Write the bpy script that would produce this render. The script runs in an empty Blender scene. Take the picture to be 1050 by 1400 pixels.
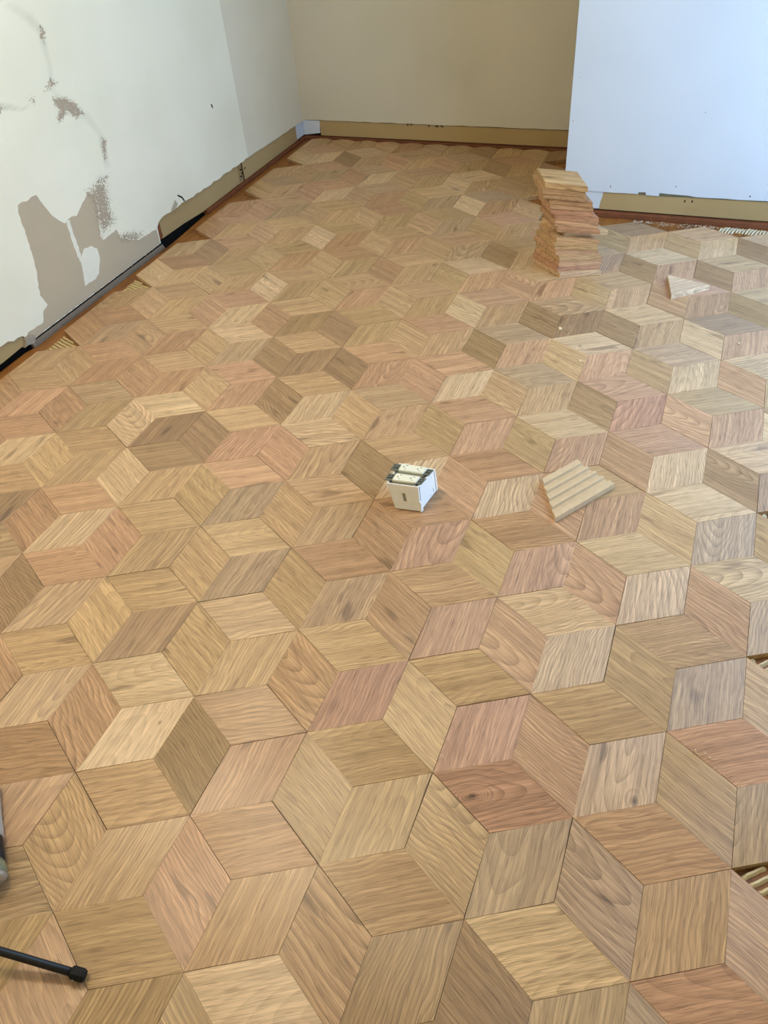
import bpy, bmesh, math, random
from mathutils import Vector, Matrix, noise as mnoise

# ------------------------------------------------------------------ camera, world, light, exposure
SC = bpy.context.scene
COL = SC.collection
CAM_H = 1.3877
cam_d = bpy.data.cameras.new('camera')
cam = bpy.data.objects.new('camera', cam_d)
COL.objects.link(cam)
right = Vector((0.927994, 0.365424, -0.072751))
down = Vector((0.198657, -0.650441, -0.733118))
fwd = Vector((-0.315219, 0.665876, -0.676200))
m = Matrix.Identity(4)
for r in range(3):
    m[r][0] = right[r]; m[r][1] = -down[r]; m[r][2] = -fwd[r]
m.translation = (0, 0, CAM_H)
cam.matrix_world = m
cam_d.sensor_fit = 'HORIZONTAL'
cam_d.sensor_width = 36.0
cam_d.lens = 36.0 * 1061.16 / 1050.0
cam_d.clip_start = 0.02
SC.camera = cam

SC.view_settings.view_transform = 'Standard'
SC.view_settings.look = 'None'
SC.view_settings.gamma = 1.0
SC.view_settings.use_curve_mapping = False
SC.view_settings.exposure = 0.0

world = bpy.data.worlds.new('daylight_sky')
SC.world = world
world.use_nodes = True
bg = world.node_tree.nodes['Background']
bg.inputs['Color'].default_value = (0.38, 0.62, 1.0, 1)
bg.inputs['Strength'].default_value = 1.2

XR = 1.00          # inner face of the right wall
def area_light(name, loc, rot, sx, sy, power, color):
    d = bpy.data.lights.new(name, 'AREA')
    d.shape = 'RECTANGLE'; d.size = sx; d.size_y = sy
    d.energy = power; d.color = color
    o = bpy.data.objects.new(name, d)
    o.location = loc; o.rotation_euler = rot
    COL.objects.link(o)
    return o
# daylight that comes in through the wide doorway opening of the right wall
area_light('doorway_daylight', (XR + 0.12, 2.40, 1.08), (0, math.radians(90), 0), 2.05, 1.75, 68, (0.38, 0.62, 1.0))

# ------------------------------------------------------------------ helpers
def srgb(r, g, b):
    def f(c):
        c /= 255.0
        return c / 12.92 if c <= 0.04045 else ((c + 0.055) / 1.055) ** 2.4
    return (f(r), f(g), f(b), 1.0)

def new_mat(name):
    mt = bpy.data.materials.new(name); mt.use_nodes = True
    nt = mt.node_tree
    return mt, nt, nt.nodes, nt.links, nt.nodes['Principled BSDF']

def simple(name, col, rough=0.6, metal=0.0, var=0.12, scale=30.0, bump=0.0, spec=0.4):
    mt, nt, N, Lk, P = new_mat(name)
    tc = N.new('ShaderNodeTexCoord')
    ns = N.new('ShaderNodeTexNoise'); ns.inputs['Scale'].default_value = scale; ns.inputs['Detail'].default_value = 5
    Lk.new(tc.outputs['Object'], ns.inputs['Vector'])
    mx = N.new('ShaderNodeMix'); mx.data_type = 'RGBA'
    c = Vector(col[:3])
    mx.inputs['A'].default_value = (*(c * (1 - var)), 1); mx.inputs['B'].default_value = (*(c * (1 + var)), 1)
    Lk.new(ns.outputs['Fac'], mx.inputs['Factor'])
    Lk.new(mx.outputs['Result'], P.inputs['Base Color'])
    P.inputs['Roughness'].default_value = rough; P.inputs['Metallic'].default_value = metal
    P.inputs['Specular IOR Level'].default_value = spec
    if bump:
        b = N.new('ShaderNodeBump'); b.inputs['Strength'].default_value = bump; b.inputs['Distance'].default_value = 0.002
        Lk.new(ns.outputs['Fac'], b.inputs['Height']); Lk.new(b.outputs['Normal'], P.inputs['Normal'])
    return mt

def obj(name, mesh, mat=None, parent=None, label=None, cat=None, group=None, kind=None):
    if mat is not None and not mesh.materials:
        mesh.materials.append(mat)
    o = bpy.data.objects.new(name, mesh)
    COL.objects.link(o)
    if parent is not None: o.parent = parent
    if label: o['label'] = label
    if cat: o['category'] = cat
    if group: o['group'] = group
    if kind: o['kind'] = kind
    return o

def empty(name, loc, label, cat, group=None, rz=0):
    o = bpy.data.objects.new(name, None); COL.objects.link(o)
    o.location = loc; o.rotation_euler = (0, 0, rz)
    o['label'] = label; o['category'] = cat
    if group: o['group'] = group
    return o

def mesh_from(name, verts, faces, smooth=False):
    me = bpy.data.meshes.new(name)
    me.from_pydata([tuple(v) for v in verts], [], faces)
    bm = bmesh.new(); bm.from_mesh(me)
    bmesh.ops.recalc_face_normals(bm, faces=bm.faces[:])
    bm.to_mesh(me); bm.free()
    if smooth:
        for p in me.polygons: p.use_smooth = True
    return me

def box_bm(bm, x0, x1, y0, y1, z0, z1):
    v = [bm.verts.new((x, y, z)) for x in (x0, x1) for y in (y0, y1) for z in (z0, z1)]
    for f in ((0, 1, 3, 2), (4, 6, 7, 5), (0, 4, 5, 1), (2, 3, 7, 6), (0, 2, 6, 4), (1, 5, 7, 3)):
        bm.faces.new([v[i] for i in f])

def boxes(name, lst, bevel=0.0):
    bm = bmesh.new()
    for b in lst: box_bm(bm, *b)
    if bevel:
        bmesh.ops.bevel(bm, geom=bm.edges[:], offset=bevel, segments=2, affect='EDGES', profile=0.5)
    bmesh.ops.recalc_face_normals(bm, faces=bm.faces[:])
    me = bpy.data.meshes.new(name); bm.to_mesh(me); bm.free()
    return me

def slab(name, pts, thick, frame):
    """polygon pts (a, b) extruded; frame(a, b, t) -> xyz, t from 0 (front) to thick"""
    n = len(pts)
    v = [frame(a, b, 0.0) for a, b in pts] + [frame(a, b, thick) for a, b in pts]
    f = [list(range(n)), list(range(2 * n - 1, n - 1, -1))]
    for i in range(n):
        j = (i + 1) % n
        f.append([i, j, n + j, n + i])
    return mesh_from(name, v, f)

def rough_line(p, q, step, amp, rnd):
    """points from p to q (q left out) with a ragged offset"""
    p = Vector(p); q = Vector(q); d = q - p
    k = max(1, int(d.length / step)); nrm = Vector((-d.y, d.x)).normalized()
    out = []
    for i in range(k):
        t = i / k
        a = rnd.uniform(-amp, amp) if i else 0
        out.append(tuple(p + d * t + nrm * a))
    return out

def ragged(pts, step, amp, seed):
    rnd = random.Random(seed); out = []
    for i in range(len(pts)):
        out += rough_line(pts[i], pts[(i + 1) % len(pts)], step, amp, rnd)
    return out

def tube_mesh(name, pts, radii, seg=16, caps=True):
    verts = []; faces = []
    n = len(pts)
    P = [Vector(p) for p in pts]
    for i in range(n):
        d = (P[min(i + 1, n - 1)] - P[max(i - 1, 0)]).normalized()
        u = d.cross(Vector((0, 0, 1)))
        if u.length < 1e-4: u = d.cross(Vector((0, 1, 0)))
        u.normalize(); w = d.cross(u)
        for k in range(seg):
            a = 2 * math.pi * k / seg
            verts.append(P[i] + (u * math.cos(a) + w * math.sin(a)) * radii[i])
    for i in range(n - 1):
        for k in range(seg):
            k2 = (k + 1) % seg
            faces.append([i * seg + k, i * seg + k2, (i + 1) * seg + k2, (i + 1) * seg + k])
    if caps:
        faces.append(list(range(seg))); faces.append([(n - 1) * seg + k for k in range(seg)])
    return mesh_from(name, verts, faces, True)

# ------------------------------------------------------------------ oak wood node group
def math_node(N, Lk, op, a, b=None, c=None):
    n = N.new('ShaderNodeMath'); n.operation = op
    for i, x in enumerate((a, b, c)):
        if x is None: continue
        if isinstance(x, (int, float)): n.inputs[i].default_value = x
        else: Lk.new(x, n.inputs[i])
    return n.outputs[0]

def make_oak_group():
    g = bpy.data.node_groups.new('oak_grain', 'ShaderNodeTree')
    for nm, st in (('Vector', 'NodeSocketVector'), ('Tone', 'NodeSocketColor'), ('Seed', 'NodeSocketFloat'),
                   ('Knot', 'NodeSocketVector'), ('Tangent', 'NodeSocketVector')):
        g.interface.new_socket(nm, in_out='INPUT', socket_type=st)
    g.interface.new_socket('BSDF', in_out='OUTPUT', socket_type='NodeSocketShader')
    N, Lk = g.nodes, g.links
    I = N.new('NodeGroupInput'); O = N.new('NodeGroupOutput')
    sep = N.new('ShaderNodeSeparateXYZ'); Lk.new(I.outputs['Vector'], sep.inputs[0])
    X, Y, Z = sep.outputs
    kn = N.new('ShaderNodeSeparateXYZ'); Lk.new(I.outputs['Knot'], kn.inputs[0])
    kx, ky, kr = kn.outputs
    seed = I.outputs['Seed']
    M = lambda op, a, b=None, c=None: math_node(N, Lk, op, a, b, c)
    s1 = M('FRACT', M('MULTIPLY', seed, 7.31)); s2 = M('FRACT', M('MULTIPLY', seed, 23.7)); s3 = M('FRACT', M('MULTIPLY', seed, 91.3)); s4 = M('FRACT', M('MULTIPLY', seed, 391.7))
    # knot field
    dx = M('MULTIPLY', M('SUBTRACT', X, kx), 0.62); dy = M('SUBTRACT', Y, ky)
    d2 = M('ADD', M('MULTIPLY', dx, dx), M('MULTIPLY', dy, dy))
    krs = M('MAXIMUM', kr, 0.0001)
    kd = M('DIVIDE', d2, M('MULTIPLY', krs, krs))           # (d / r)^2
    has = M('GREATER_THAN', kr, 0.001)
    kfall = M('MULTIPLY', M('EXPONENT', M('MULTIPLY', kd, -0.10)), has)
    kcore = M('MULTIPLY', M('EXPONENT', M('MULTIPLY', kd, -1.6)), has)
    # low frequency warp
    off = M('MULTIPLY', seed, 40.0)
    cmb = N.new('ShaderNodeCombineXYZ')
    Lk.new(M('ADD', M('MULTIPLY', X, 0.5), off), cmb.inputs[0]); Lk.new(M('ADD', Y, Z), cmb.inputs[1]); Lk.new(off, cmb.inputs[2])
    warp = N.new('ShaderNodeTexNoise'); warp.inputs['Scale'].default_value = 14; warp.inputs['Detail'].default_value = 1
    Lk.new(cmb.outputs[0], warp.inputs['Vector'])
    wv = M('SUBTRACT', warp.outputs['Fac'], 0.5)
    # growth rings: arches where the ring centre falls in the block, straight lines where it is far
    y0 = M('MULTIPLY', M('SUBTRACT', s1, 0.5), 0.34)
    x0 = M('MULTIPLY', M('SUBTRACT', s2, 0.5), 0.9)
    yy = M('ADD', M('ADD', M('SUBTRACT', Y, y0), M('MULTIPLY', Z, 0.9)), M('MULTIPLY', wv, 0.045))
    xx = M('MULTIPLY', M('SUBTRACT', X, x0), 0.17)
    rr = M('SQRT', M('ADD', M('ADD', M('MULTIPLY', yy, yy), M('MULTIPLY', xx, xx)), 0.00002))
    kring = M('SQRT', d2)
    rr = M('ADD', M('MULTIPLY', rr, M('SUBTRACT', 1.0, kfall)), M('MULTIPLY', M('ADD', kring, M('MULTIPLY', wv, 0.012)), kfall))
    freq = M('ADD', 70.0, M('MULTIPLY', s3, 110.0))
    ph = M('FRACT', M('MULTIPLY', rr, freq))
    ring = M('POWER', ph, 2.2)
    # fibres
    def stretched(sx, sy, detail, rough):
        c = N.new('ShaderNodeCombineXYZ')
        Lk.new(M('MULTIPLY', M('ADD', X, off), sx), c.inputs[0])
        Lk.new(M('MULTIPLY', M('ADD', M('ADD', Y, M('MULTIPLY', wv, 0.010)), off), sy), c.inputs[1]); Lk.new(M('MULTIPLY', Z, sy * 0.6), c.inputs[2])
        n = N.new('ShaderNodeTexNoise'); n.inputs['Scale'].default_value = 1.0; n.inputs['Detail'].default_value = detail; n.inputs['Roughness'].default_value = rough
        Lk.new(c.outputs[0], n.inputs['Vector']); return n.outputs['Fac']
    fib = stretched(3.5, 330, 3, 0.6)
    fib2 = stretched(2.5, 110, 3, 0.6)
    pore = stretched(22, 600, 1, 0.5)
    band = stretched(2.5, 40, 2, 0.5)
    blot = stretched(7, 26, 2, 0.5)
    def ramp(fac, p0, p1, v0, v1):
        mr = N.new('ShaderNodeMapRange'); mr.interpolation_type = 'SMOOTHSTEP'
        Lk.new(fac, mr.inputs['Value'])
        for k, v in zip(('From Min', 'From Max', 'To Min', 'To Max'), (p0, p1, v0, v1)): mr.inputs[k].default_value = v
        return mr.outputs['Result']
    ringamt = M('MULTIPLY', M('ADD', 0.20, M('MULTIPLY', s2, 0.32)), ramp(band, 0.3, 0.65, 0.35, 1.0))
    v = M('SUBTRACT', 1.08, M('MULTIPLY', ring, ringamt))
    v = M('MULTIPLY', v, ramp(fib, 0.36, 0.64, 0.86, 1.08))
    v = M('MULTIPLY', v, ramp(fib2, 0.32, 0.68, 0.85, 1.09))
    v = M('MULTIPLY', v, ramp(pore, 0.56, 0.63, 1.0, 0.68))
    v = M('MULTIPLY', v, ramp(band, 0.25, 0.75, 0.84, 1.13))
    dark = M('MULTIPLY', ramp(blot, 0.62, 0.74, 0.0, 0.42), M('GREATER_THAN', s4, 0.35))
    v = M('MULTIPLY', v, M('SUBTRACT', 1.0, dark))
    v = M('MULTIPLY', v, M('SUBTRACT', 1.0, M('MULTIPLY', kcore, 0.75)))
    # colour: darker grain is redder / browner
    gm = N.new('ShaderNodeVectorMath'); gm.operation = 'SCALE'
    Lk.new(I.outputs['Tone'], gm.inputs[0]); Lk.new(v, gm.inputs['Scale'])
    br = N.new('ShaderNodeMix'); br.data_type = 'RGBA'; br.blend_type = 'MULTIPLY'
    Lk.new(M('SUBTRACT', 1.15, v), br.inputs['Factor'])
    Lk.new(gm.outputs[0], br.inputs['A']); br.inputs['B'].default_value = (1.0, 0.86, 0.72, 1)
    br.clamp_factor = True
    P = N.new('ShaderNodeBsdfPrincipled')
    Lk.new(br.outputs['Result'], P.inputs['Base Color'])
    P.inputs['Specular IOR Level'].default_value = 0.8
    Lk.new(M('ADD', 0.38, M('MULTIPLY', fib, 0.1)), P.inputs['Roughness'])
    P.inputs['Anisotropic'].default_value = 0.85
    Lk.new(I.outputs['Tangent'], P.inputs['Tangent'])
    b = N.new('ShaderNodeBump'); b.inputs['Strength'].default_value = 0.10; b.inputs['Distance'].default_value = 0.001
    Lk.new(v, b.inputs['Height']); Lk.new(b.outputs['Normal'], P.inputs['Normal'])
    Lk.new(P.outputs[0], O.inputs[0])
    return g
OAKG = make_oak_group()

def oak_object_material(name):
    """grain from the block's own coordinates, tone from the object colour, seed from its alpha"""
    mt, nt, N, Lk, P = new_mat(name)
    N.remove(P)
    g = N.new('ShaderNodeGroup'); g.node_tree = OAKG
    tc = N.new('ShaderNodeTexCoord'); oi = N.new('ShaderNodeObjectInfo')
    at = N.new('ShaderNodeAttribute'); at.attribute_type = 'OBJECT'; at.attribute_name = 'knot'
    Lk.new(tc.outputs['Object'], g.inputs['Vector']); Lk.new(oi.outputs['Color'], g.inputs['Tone'])
    Lk.new(oi.outputs['Alpha'], g.inputs['Seed']); Lk.new(at.outputs['Vector'], g.inputs['Knot'])
    vt = N.new('ShaderNodeVectorTransform'); vt.vector_type = 'VECTOR'; vt.convert_from = 'OBJECT'; vt.convert_to = 'WORLD'
    vt.inputs[0].default_value = (0, 1, 0); Lk.new(vt.outputs[0], g.inputs['Tangent'])
    Lk.new(g.outputs[0], N['Material Output'].inputs['Surface'])
    return mt

def oak_mesh_material(name):
    """the same wood for blocks joined in one mesh: everything comes from mesh attributes"""
    mt, nt, N, Lk, P = new_mat(name)
    N.remove(P)
    g = N.new('ShaderNodeGroup'); g.node_tree = OAKG
    def A(nm):
        a = N.new('ShaderNodeAttribute'); a.attribute_name = nm; return a
    Lk.new(A('grain').outputs['Vector'], g.inputs['Vector']); Lk.new(A('tone').outputs['Vector'], g.inputs['Tone'])
    Lk.new(A('seed').outputs['Fac'], g.inputs['Seed']); Lk.new(A('across').outputs['Vector'], g.inputs['Tangent'])
    Lk.new(g.outputs[0], N['Material Output'].inputs['Surface'])
    return mt
OAK = oak_object_material('unfinished_oak')
OAK_FAR = oak_mesh_material('unfinished_oak_far')

TONES = {'t': (193, 157, 114), 'p': (194, 152, 114), 'P': (190, 145, 110), 'r': (182, 142, 102), 'o': (188, 154, 108),
         'y': (199, 164, 117), 'w': (208, 176, 134), 'b': (164, 131, 91), 'g': (184, 153, 115)}
def tone(letter, rnd):
    r, g, b, _ = srgb(*TONES[letter]); k = rnd.uniform(0.93, 1.06)
    return (r * k, g * k * rnd.uniform(0.98, 1.02), b * k * rnd.uniform(0.97, 1.03))

# ------------------------------------------------------------------ wall / trim materials
def paint_material(name, base, blotch):
    mt, nt, N, Lk, P = new_mat(name)
    tc = N.new('ShaderNodeTexCoord')
    n1 = N.new('ShaderNodeTexNoise'); n1.inputs['Scale'].default_value = 2.3; n1.inputs['Detail'].default_value = 4
    n2 = N.new('ShaderNodeTexNoise'); n2.inputs['Scale'].default_value = 140; n2.inputs['Detail'].default_value = 3
    for n in (n1, n2): Lk.new(tc.outputs['Object'], n.inputs['Vector'])
    mr = N.new('ShaderNodeMapRange'); mr.inputs['From Min'].default_value = 0.42; mr.inputs['From Max'].default_value = 0.72
    Lk.new(n1.outputs['Fac'], mr.inputs['Value'])
    mx = N.new('ShaderNodeMix'); mx.data_type = 'RGBA'
    mx.inputs['A'].default_value = base; mx.inputs['B'].default_value = blotch
    Lk.new(mr.outputs['Result'], mx.inputs['Factor']); Lk.new(mx.outputs['Result'], P.inputs['Base Color'])
    P.inputs['Roughness'].default_value = 0.75; P.inputs['Specular IOR Level'].default_value = 0.25
    b = N.new('ShaderNodeBump'); b.inputs['Strength'].default_value = 0.12; b.inputs['Distance'].default_value = 0.002
    ad = math_node(N, Lk, 'ADD', math_node(N, Lk, 'MULTIPLY', n2.outputs['Fac'], 0.35), n1.outputs['Fac'])
    Lk.new(ad, b.inputs['Height']); Lk.new(b.outputs['Normal'], P.inputs['Normal'])
    return mt
PAINT = paint_material('white_wall_paint', srgb(237, 232, 208), srgb(228, 223, 197))
PAINT_FAR = paint_material('old_cream_paint', srgb(222, 213, 188), srgb(214, 205, 179))
PAINT_BACK = paint_material('shaded_cream_paint', srgb(203, 195, 174), srgb(197, 189, 167))  # cream darkened: the alcove's dimmer light is put into the colour
PAINT_PART = paint_material('blue_cast_paint', srgb(205, 211, 216), srgb(200, 206, 211))  # cooler and greyer: the blue daylight cast is put into the paint colour
CEIL = paint_material('ceiling_paint', srgb(228, 222, 205), srgb(222, 216, 198))
BAND = paint_material('bare_tan_board', srgb(176, 150, 103), srgb(163, 137, 92))
DRYWALL = paint_material('bare_drywall_paper', srgb(188, 172, 144), srgb(178, 164, 139))
FILLER = simple('white_filler', srgb(232, 227, 206), 0.7, var=0.05, scale=40, bump=0.3)
DARK = simple('dark_void', srgb(24, 18, 14), 0.95, var=0.3, spec=0.1)
SILL = simple('red_brown_sill', srgb(116, 66, 36), 0.7, var=0.35, scale=25, bump=0.3)
GREYLIP = simple('grey_edge_strip', srgb(112, 102, 90), 0.85, metal=0.0, var=0.25, scale=60, bump=0.3)
TORN_SHADE = simple('torn_or_shaded_edge', srgb(88, 70, 44), 0.9, var=0.4, scale=60)  # torn edges and chips, also the shadow line painted along the back wall

def old_floor_material():
    mt, nt, N, Lk, P = new_mat('old_stained_subfloor')
    tc = N.new('ShaderNodeTexCoord'); mp = N.new('ShaderNodeMapping'); mp.inputs['Scale'].default_value = (60, 5, 5)
    Lk.new(tc.outputs['Object'], mp.inputs['Vector'])
    n = N.new('ShaderNodeTexNoise'); n.inputs['Scale'].default_value = 1.0; n.inputs['Detail'].default_value = 5
    Lk.new(mp.outputs[0], n.inputs['Vector'])
    n2 = N.new('ShaderNodeTexNoise'); n2.inputs['Scale'].default_value = 7; n2.inputs['Detail'].default_value = 4
    Lk.new(tc.outputs['Object'], n2.inputs['Vector'])
    cr = N.new('ShaderNodeValToRGB')
    cr.color_ramp.elements[0].position = 0.3; cr.color_ramp.elements[0].color = srgb(96, 56, 22)
    cr.color_ramp.elements[1].position = 0.72; cr.color_ramp.elements[1].color = srgb(172, 114, 52)
    Lk.new(math_node(N, Lk, 'ADD', math_node(N, Lk, 'MULTIPLY', n.outputs['Fac'], 0.5), math_node(N, Lk, 'MULTIPLY', n2.outputs['Fac'], 0.5)), cr.inputs[0])
    Lk.new(cr.outputs[0], P.inputs['Base Color']); P.inputs['Roughness'].default_value = 0.5
    return mt
SUBFLOOR = old_floor_material()

def ragged_material(name, col, scale, thr):
    """colour that breaks up into specks towards the patch edge (mesh attribute 'cover')"""
    mt, nt, N, Lk, P = new_mat(name)
    a = N.new('ShaderNodeAttribute'); a.attribute_name = 'cover'
    tc = N.new('ShaderNodeTexCoord')
    n = N.new('ShaderNodeTexNoise'); n.inputs['Scale'].default_value = scale; n.inputs['Detail'].default_value = 3; n.inputs['Roughness'].default_value = 0.6
    Lk.new(tc.outputs['Object'], n.inputs['Vector'])
    s = math_node(N, Lk, 'ADD', math_node(N, Lk, 'MULTIPLY', a.outputs['Fac'], 0.16), n.outputs['Fac'])
    al = N.new('ShaderNodeMapRange'); al.inputs['From Min'].default_value = thr - 0.03; al.inputs['From Max'].default_value = thr + 0.03
    Lk.new(s, al.inputs['Value']); Lk.new(al.outputs[0], P.inputs['Alpha'])
    P.inputs['Base Color'].default_value = col; P.inputs['Roughness'].default_value = 0.85
    return mt
def soft_material(name, col, strength):
    mt, nt, N, Lk, P = new_mat(name)
    a = N.new('ShaderNodeAttribute'); a.attribute_name = 'cover'
    tc = N.new('ShaderNodeTexCoord')
    n = N.new('ShaderNodeTexNoise'); n.inputs['Scale'].default_value = 14; n.inputs['Detail'].default_value = 4
    Lk.new(tc.outputs['Object'], n.inputs['Vector'])
    s = math_node(N, Lk, 'MULTIPLY', math_node(N, Lk, 'MULTIPLY', a.outputs['Fac'], n.outputs['Fac']), strength)
    Lk.new(s, P.inputs['Alpha'])
    P.inputs['Base Color'].default_value = col; P.inputs['Roughness'].default_value = 0.85
    return mt
SPECK = ragged_material('worn_through_paint', srgb(176, 158, 134), 170, 0.585)
SMEAR = soft_material('grey_compound_smear', srgb(186, 186, 170), 0.75)

# ------------------------------------------------------------------ the setting: walls
XL, YB, YP = -2.235, 4.17, 3.42         # painted faces of left wall, back wall, partition
H = 2.5
fl = lambda a, b, t: (XL - t, a, b)      # left wall frame: a = y, b = z
fb = lambda a, b, t: (a, YB + t, b)      # back wall frame: a = x
fp = lambda a, b, t: (a, YP + t, b)      # partition frame
rnd = random.Random(5)

wall_left = obj('wall_left', boxes('wall_left', [(XL - 0.14, XL - 0.028, -2.2, YB + 0.14, -0.12, H)]), DARK, kind='structure')
seam = 3.535
near_pts = [(-2.2, 0.075)] + rough_line((1.2, 0.075), (1.70, 0.062), 0.05, 0.004, rnd) + rough_line((1.70, 0.062), (1.838, 0.045), 0.02, 0.006, rnd) \
    + [(1.842, 0.008), (2.70, 0.009), (2.705, 0.078)] + rough_line((2.725, 0.095), (2.76, 0.104), 0.015, 0.004, rnd) \
    + rough_line((2.76, 0.104), (2.98, 0.064 + 0.035), 0.03, 0.004, rnd) + rough_line((2.98, 0.099), (3.44, 0.093), 0.03, 0.004, rnd) \
    + rough_line((3.44, 0.093), (seam, 0.096), 0.02, 0.003, rnd) + [(seam, 0.096), (seam, H), (-2.2, H)]
obj('plaster_skin', slab('plaster_skin', near_pts, 0.026, fl), PAINT, wall_left)
far_pts = rough_line((seam, 0.094), (4.10, 0.084), 0.04, 0.0015, rnd) + [(4.10, 0.084), (YB + 0.02, 0.082), (YB + 0.02, H), (seam, H)]
obj('plaster_skin', slab('plaster_skin', far_pts, 0.024, lambda a, b, t: (XL - 0.002 - t, a, b)), PAINT_FAR, wall_left)

# strips of bare board where the skirting was pulled off
def band(name, pts, frame, parent=None):
    return obj(name, slab(name, pts, 0.018, frame), BAND, parent, kind='structure')
fl2 = lambda a, b, t: (XL - 0.007 - t, a, b)
base_left = band('baseboard_left', [(2.728, 0.018), (2.90, 0.014), (3.06, 0.004), (3.25, 0.004), (3.425, 0.006), (3.43, 0.11), (2.735, 0.115)], fl2)
band('board_strip', [(3.475, 0.004), (4.085, 0.004), (4.085, 0.1), (3.475, 0.11)], fl2, base_left)
band('board_strip', [(-2.2, 0.004), (1.70, 0.004), (1.80, 0.008), (1.815, 0.02), (1.835, 0.06), (1.835, 0.09), (-2.2, 0.09)], fl2, base_left)
obj('joint_block', slab('joint_block', [(3.425, 0.0), (3.475, 0.002), (3.475, 0.1), (3.425, 0.1)], 0.012, lambda a, b, t: (XL - 0.011 - t, a, b)), simple('split_wood_end', srgb(150, 122, 80), 0.8, var=0.4, scale=45), base_left)
obj('painted_corner', slab('painted_corner', [(4.085, 0.008), (YB + 0.012, 0.008), (YB + 0.012, 0.1), (4.085, 0.1)], 0.018, fl2), PAINT_PART, base_left)
for (a, b) in ((3.49, 0.055), (3.445, 0.03), (3.452, 0.06), (3.46, 0.04)):
    obj('nail_hole', slab('nail_hole', [(a, b), (a + 0.012, b - 0.002), (a + 0.012, b + 0.004), (a, b + 0.005)], 0.003, lambda p, q, t: (XL - 0.0055 - t, p, q)), DARK, base_left)
obj('dark_split', slab('dark_split', [(3.472, 0.004), (3.477, 0.004), (3.477, 0.098), (3.472, 0.098)], 0.004, lambda p, q, t: (XL - 0.006 - t, p, q)), TORN_SHADE, base_left)

wall_back = obj('wall_back', boxes('wall_back', [(XL - 0.14, XR + 0.1, YB + 0.028, YB + 0.14, -0.12, H)]), DARK, kind='structure')
pts = rough_line((XL - 0.02, 0.089), (-0.5, 0.094), 0.05, 0.0012, rnd) + [(-0.5, 0.094), (XR, 0.094), (XR, H), (XL - 0.02, H)]
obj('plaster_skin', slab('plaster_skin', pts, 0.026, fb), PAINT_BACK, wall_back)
fb2 = lambda a, b, t: (a, YB + 0.006 + t, b)
base_back = band('baseboard_back', [(-2.135, 0.008), (XR, 0.012), (XR, 0.11), (-2.135, 0.11)], fb2)
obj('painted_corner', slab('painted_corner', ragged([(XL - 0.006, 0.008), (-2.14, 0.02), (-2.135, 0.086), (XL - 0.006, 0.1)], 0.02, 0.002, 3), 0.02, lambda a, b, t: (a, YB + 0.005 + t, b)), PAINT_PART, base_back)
for i in range(16):
    a = rnd.choice([rnd.uniform(-1.95, -1.85), rnd.uniform(-1.62, -1.38), rnd.uniform(-1.5, -1.4), rnd.uniform(-0.95, -0.82)])
    b = 0.094 - rnd.uniform(0.006, 0.016)
    obj('torn_paper', slab('torn_paper', [(a, b), (a + 0.006, b), (a + 0.008, 0.098), (a - 0.002, 0.098)], 0.002, lambda p, q, t: (p, YB + 0.0035 + t, q)), TORN_SHADE, base_back)
obj('edge_shadow_gap', slab('edge_shadow_gap', [(-2.22, 0.086), (-0.6, 0.0895), (-0.6, 0.096), (-2.22, 0.093)], 0.003, lambda p, q, t: (p, YB + 0.0045 + t, q)), TORN_SHADE, base_back)  # dark strip: shadow line under the torn plaster edge, painted in

# partition
wall_partition = obj('wall_partition', boxes('wall_partition', [(-0.595, XR, YP + 0.026, YP + 0.11, -0.12, H)]), DARK, kind='structure')
PL = -0.612
pts = rough_line((PL, 0.087), (-0.302, 0.088), 0.05, 0.001, rnd) + [(-0.302, 0.088), (-0.301, 0.096), (-0.272, 0.097), (-0.271, 0.086), (-0.218, 0.085), (-0.217, 0.099)] \
    + rough_line((-0.215, 0.098), (-0.07, 0.092), 0.03, 0.002, rnd) + rough_line((-0.07, 0.091), (0.5, 0.096), 0.05, 0.0015, rnd) + [(0.5, 0.096), (XR, 0.097), (XR, H), (PL, H)]
obj('plaster_skin', slab('plaster_skin', pts, 0.024, fp), PAINT_PART, wall_partition)
obj('end_face', boxes('end_face', [(PL, PL + 0.017, YP + 0.024, YP + 0.115, 0.0, H)]), PAINT_FAR, wall_partition)
obj('back_face', boxes('back_face', [(PL + 0.017, XR, YP + 0.11, YP + 0.122, 0.0, H)]), PAINT_FAR, wall_partition)
fp2 = lambda a, b, t: (a, YP + 0.006 + t, b)
base_part = band('baseboard_partition', [(-0.455, 0.012), (XR, 0.012), (XR, 0.11), (-0.455, 0.11)], fp2)
obj('painted_corner', slab('painted_corner', ragged([(PL + 0.004, 0.012), (-0.456, 0.014), (-0.445, 0.092), (PL + 0.004, 0.092)], 0.02, 0.0015, 8), 0.02, lambda a, b, t: (a, YP + 0.005 + t, b)), PAINT_PART, base_part)
obj('edge_shadow_gap', slab('edge_shadow_gap', [(-0.30, 0.084), (-0.2, 0.083), (-0.08, 0.086), (0.1, 0.0875), (1.0, 0.091), (1.0, 0.1), (-0.30, 0.1)], 0.003, lambda p, q, t: (p, YP + 0.0045 + t, q)), simple('grey_torn_edge_shade', srgb(112, 106, 82), 0.9, var=0.3), base_part)  # grey strip paints the shade below the partition's torn plaster edge
for (a, b, w, h) in ((-0.42, 0.108, 0.003, 0.008), (-0.16, 0.126, 0.004, 0.004), (0.125, 0.106, 0.006, 0.005), (-0.60, 0.36, 0.003, 0.004), (-0.585, 0.52, 0.002, 0.003), (-0.10, 0.41, 0.003, 0.003)):
    obj('paint_chip', slab('paint_chip', ragged([(a, b), (a + w, b), (a + w * 1.3, b + h), (a + w * 0.4, b + h)], 0.002, 0.0006, int(a * 900)), 0.001, lambda p, q, t: (p, YP - 0.0006 + t, q)), TORN_SHADE, wall_partition)
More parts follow.
